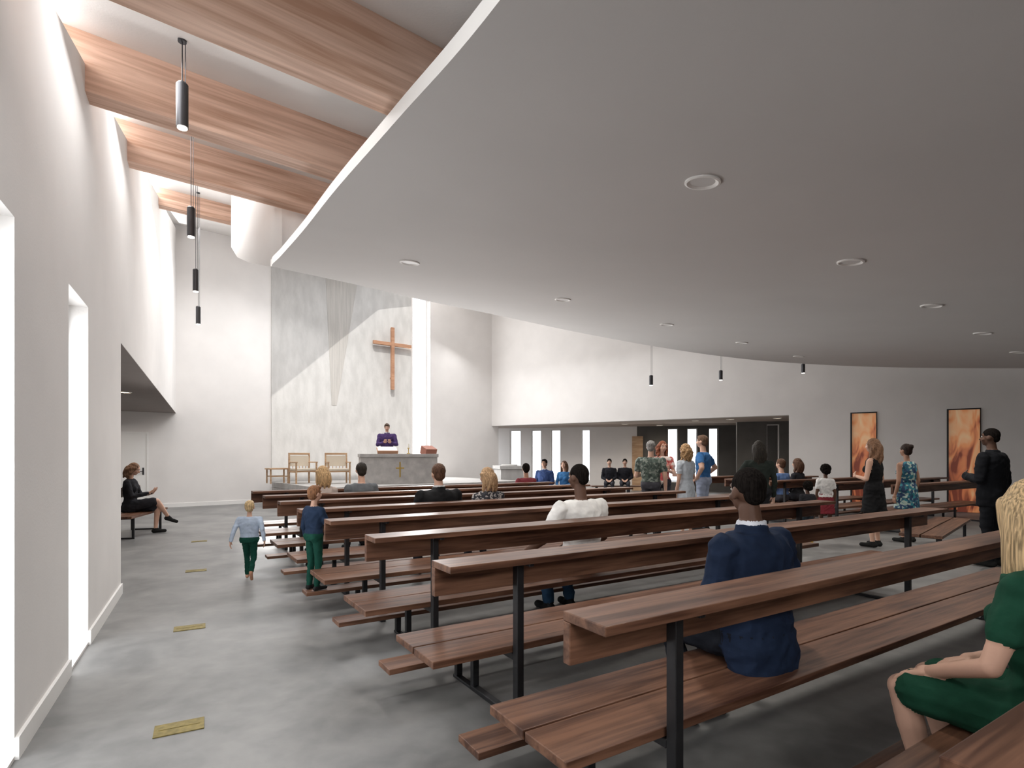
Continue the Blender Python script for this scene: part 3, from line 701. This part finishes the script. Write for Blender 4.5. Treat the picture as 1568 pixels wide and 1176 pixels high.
x, y = seatpt(7, 5.24); person('seated_man_maroon_shirt', x, y, DPP, 1.68, pose='sit', arms=('lap', 'lap'), skin='mid', hair=BLK, top=(.20, .04, .05), head=(-.4, 0))
# children in the aisle
person('toddler_boy_blue_shirt', -3.155, 6.75, (-.25, .95), .92, pose='walk', arms=('back', 'back'), hair=(.55, .4, .22), top=(.42, .50, .62), bottom=(.01, .06, .042), shoes=(.55, .3, .2), kid=True, vox=.014, wide=1.25)
p = pewpos(3) + DPP * .68 + DP * .07
person('boy_navy_jumper', p.x, p.y, (.55, .83), .98, z0=.19, pose='stand', arms=('down', 'fwd'), hair=(.25, .12, .06), top=(.02, .035, .07), bottom=(.01, .06, .042), kid=True, vox=.014, wide=1.1)
# standing group
person('priest_purple_robe', -3.95, 17.75, (.25, -1), 1.84, z0=.65, arms=('read', 'read'), hair=(.08, .05, .035), top=(.06, .035, .11), lower='robe', head=(0, -.25), shirt=(.75, .75, .75), jacket=True, wide=1.1)
person('standing_man_dark_suit', 6.50, 7.60, (-.45, .9), 1.85, arms=('front', 'down'), skin='dark', hair=BLK, style='buzz', top=(.012, .013, .016), bottom=(.012, .013, .016), jacket=True, vox=.011, head=(.2, 0), wide=1.18)
person('standing_woman_black_dress', 5.93, 9.2, (-.6, .8), 1.76, arms=('front', 'down'), sex='f', hair=(.22, .12, .07), style='wavy', hairlen=.36, top=(.012, .012, .013), sleeve='none', lower='dress', hem=.56, wide=1.1)
person('standing_woman_teal_dress', 6.82, 9.7, (-.3, .95), 1.68, arms=('down', 'down'), sex='f', skin='mid', hair=(.03, .018, .014), style='bun', top=P_teal, sleeve='none', lower='dress', hem=.60, wide=1.1)
person('standing_woman_dark_top', 4.0, 9.1, (.15, .99), 1.72, arms=('hip', 'down'), sex='f', hair=(.03, .025, .02), style='long', hairlen=.30, top=(.025, .032, .028), bottom=(.02, .02, .022), wide=1.12)
person('standing_man_blue_tshirt', 3.78, 11.1, (-.8, .6), 1.88, arms=('hip', 'hip'), hair=(.14, .08, .05), top=(.05, .16, .38), sleeve='short', bottom=(.35, .40, .52))
person('standing_woman_white_dress', 3.25, 10.5, (-.5, .85), 1.70, arms=('down', 'front'), sex='f', hair=(.45, .28, .14), style='curly', hairlen=.22, top=(.55, .60, .66), sleeve='short', lower='dress', hem=.45)
person('standing_woman_red_hair', 3.10, 11.6, (-.2, -.98), 1.78, arms=('hold', 'hold'), sex='f', hair=(.25, .08, .04), style='wavy', hairlen=.2, top=P_red, sleeve='short', head=(.3, -.1))
person('held_baby', 2.98, 11.33, (.1, .99), .72, z0=.82, pose='sit', seat=.1, arms=('fwd', 'fwd'), hair=BRN, top=(.6, .12, .12), bottom=(.6, .5, .45), kid=True, vox=.02)
person('standing_man_print_shirt', 2.62, 10.6, (.35, .93), 1.76, arms=('front', 'down'), hair=GRY, top=P_grn, sleeve='short', bottom=(.06, .06, .07), wide=1.1)
person('girl_white_blouse', 5.75, 10.3, (.2, .97), 1.30, arms=('down', 'down'), sex='f', skin='dark', hair=BLK, style='afro', top=(.7, .69, .68), lower='skirt', bottom=(.20, .03, .04), hem=.58, sleeve='short', kid=True, shoes=(.6, .6, .6))
person('small_child_standing', 5.0, 9.5, (-.1, .99), 1.02, arms=('down', 'down'), skin='dark', hair=BLK, style='afro', top=(.03, .03, .035), bottom=(.03, .04, .05), kid=True, shoes=(.6, .42, .03))
# seated further
person('seated_man_blue_suit', .93, 16.0, (-.4, -.9), 1.78, pose='sit', arms=('lap', 'lap'), skin='mid', hair=BLK, top=(.04, .07, .18), bottom=(.04, .07, .18), jacket=True, shirt=(.7, .7, .7))
person('seated_woman_blue_dress', 1.47, 15.78, (-.5, -.87), 1.70, pose='sit', arms=('lap', 'lap'), sex='f', skin='light', hair=BRN, style='long', hairlen=.25, top=(.05, .16, .35), lower='dress', legs='cross')
mb = MB(); mb.box(-.9, .9, -.22, .22, .38, .42, 0)
for a in (-.7, .7): mb.box(a - .02, a + .02, -.2, -.16, 0, .38, 1); mb.box(a - .02, a + .02, .16, .2, 0, .38, 1); mb.box(a - .02, a + .02, -.16, .16, .35, .38, 1)
mb.obj('backless_bench', [M_pew, M_steel], (1.18, 15.92, 0), math.radians(-25), bevel=.004)
p = RB + DPP * 1.33 + DP * .8; person('seated_man_blue_shirt', p.x, p.y, DPP, 1.84, pose='sit', arms=('lap', 'lap'), hair=BRN, top=(.12, .2, .4))
p = RB + DPP * 1.33 + DP * 1.45; person('seated_woman_dark_jacket', p.x, p.y, DPP, 1.86, pose='sit', arms=('lap', 'lap'), sex='f', hair=BRN, style='long', hairlen=.2, top=(.03, .03, .035))
person('seated_woman_reading', -7.27, 10.7, (.966, .26), 1.74, pose='sit', arms=('read', 'read'), sex='f', hair=(.22, .12, .07), style='wavy', hairlen=.2, top=(.03, .03, .035), lower='dress', legs='cross', head=(.1, -.4), sleeve='long')
for i, (x, y) in enumerate(((3.45, 19.9), (4.0, 19.9))): person('seated_chapel_visitor', x, y, (-.2, -.98), 1.75, pose='sit', arms=('lap', 'lap'), hair=BLK, top=(.02, .02, .025), vox=.02)
mb = MB(); mb.box(2.8, 5.0, 19.7, 20.15, .38, .42, 0)
for a in (3.0, 4.8): mb.box(a - .02, a + .02, 19.75, 19.8, 0, .38, 1); mb.box(a - .02, a + .02, 20.05, 20.1, 0, .38, 1)
mb.obj('chapel_bench', [M_pew, M_steel])

# ------------------------------------------------------------------ light
w = bpy.data.worlds.new('sky'); S.world = w; w.use_nodes = True
w.node_tree.nodes['Background'].inputs[0].default_value = (.93, .96, 1, 1); w.node_tree.nodes['Background'].inputs[1].default_value = 2.0
l = bpy.data.lights.new('sun', 'SUN'); l.energy = 1.9; l.angle = .012; l.color = (1, .97, .92)
o = bpy.data.objects.new('sun', l); COL.objects.link(o); d = DA * .30 + NB * .60; o.rotation_euler = Vector((d.x, d.y, -.74)).to_track_quat('-Z', 'Y').to_euler(); o.location = (0, 0, 20)
def area(name, loc, d, sx, sy, W, col=(1, 1, 1), up=None):
    l = bpy.data.lights.new(name, 'AREA'); l.shape = 'RECTANGLE'; l.size = sx; l.size_y = sy; l.energy = W; l.color = col
    o = bpy.data.objects.new(name, l); COL.objects.link(o); o.location = loc
    z = -Vector(d).normalized(); xax = Vector(up).normalized(); yax = z.cross(xax).normalized(); xax = yax.cross(z)
    M = Matrix((xax, yax, z)).transposed().to_4x4(); M.translation = loc; o.matrix_world = M
c = pq(2.636 + 3.4, 15.5); area('skylight_sanctuary', (c.x, c.y, roofz(c.x, c.y) - .02), (.05, -.45, -1), 4.2, 2.4, 215, up=(DA.x, DA.y, 0))
c = C0 + DA * 8.07 + NB * .05; area('slot_window_daylight', (c.x, c.y, 4.2), (-NB.x, -NB.y, 0), .65, 6.6, 240, up=(DA.x, DA.y, 0))
c = C1 + DR * 6 - NR * 2.0; area('skylight_right', (c.x, c.y, roofz(c.x, c.y) - .6), (-.2, -.35, -1), 12, .8, 140, up=(DR.x, DR.y, 0))
c = P0 + DL * 7 + NLo * .2; area('clerestory_left', (c.x, c.y, wz(P0 + DL * 7) + .13), (.8801, .4748, -.15), 16, .22, 75, up=(DL.x, DL.y, .2615))
for t0, t1, W in ((-3.2, -.65, 24), (-.25, 1.65, 24), (2.05, 4.2, 30), (4.6, 8.8, 75), (9.3, 13.5, 75)):
    c = P0 + DL * ((t0 + t1) / 2) - NLo * .32; area('roof_edge_skylight', (c.x, c.y, roofz(c.x, c.y) - .03), (.45, .0, -1), t1 - t0, .45, W, up=(DL.x, DL.y, .2527))
for t in (-.4, 1.53): c = P0 + DL * t + NLo * .24; area('window_daylight', (c.x, c.y, 1.35), (.8801, .4748, -.1), .62, 2.5, 13, (.95, .98, 1), up=(DL.x, DL.y, 0))
area('rear_fill', (1.0, -2.0, 3.25), (-.9, .7, -.8), 2.2, 1.2, 120, up=(1, 0, 0))  # unseen fill lamp added behind the camera to brighten left wall and floor
area('chapel_daylight', (5, 22, 2.6), (-.1, -.5, -1), 8, 2, 60, (1, .9, .8), up=(.9656, -.2603, 0))
area('aisle_daylight', (-9.5, 12.5, 2.6), (.2, 0, -1), 2, 5, 38, (1, .95, .9), up=(DL.y, -DL.x, 0))
# unseen spots added before the sanctuary to brighten the canopy underside
for s, W in ((1.0, 420), (4.0, 480), (7.0, 430)):
    v = pq(2.636 + s, 12.6); spot('canopy_fill_spot', (v.x, v.y, .35), W, 125, (1, .985, .97), .6, (-NB.x * 1.0, -NB.y * 1.0, .75))

# ------------------------------------------------------------------ camera
cd = bpy.data.cameras.new('camera'); cd.sensor_width = 36; cd.lens = 860 / 1568 * 36; cd.shift_y = (697 - 588) / 1568; cd.clip_start = .05; cd.clip_end = 200
co = bpy.data.objects.new('camera', cd); COL.objects.link(co); co.location = (0, 0, 1.5); co.rotation_euler = (math.radians(90), 0, 0); S.camera = co
S.view_settings.view_transform = 'Standard'; S.view_settings.look = 'None'; S.view_settings.exposure = 0.38
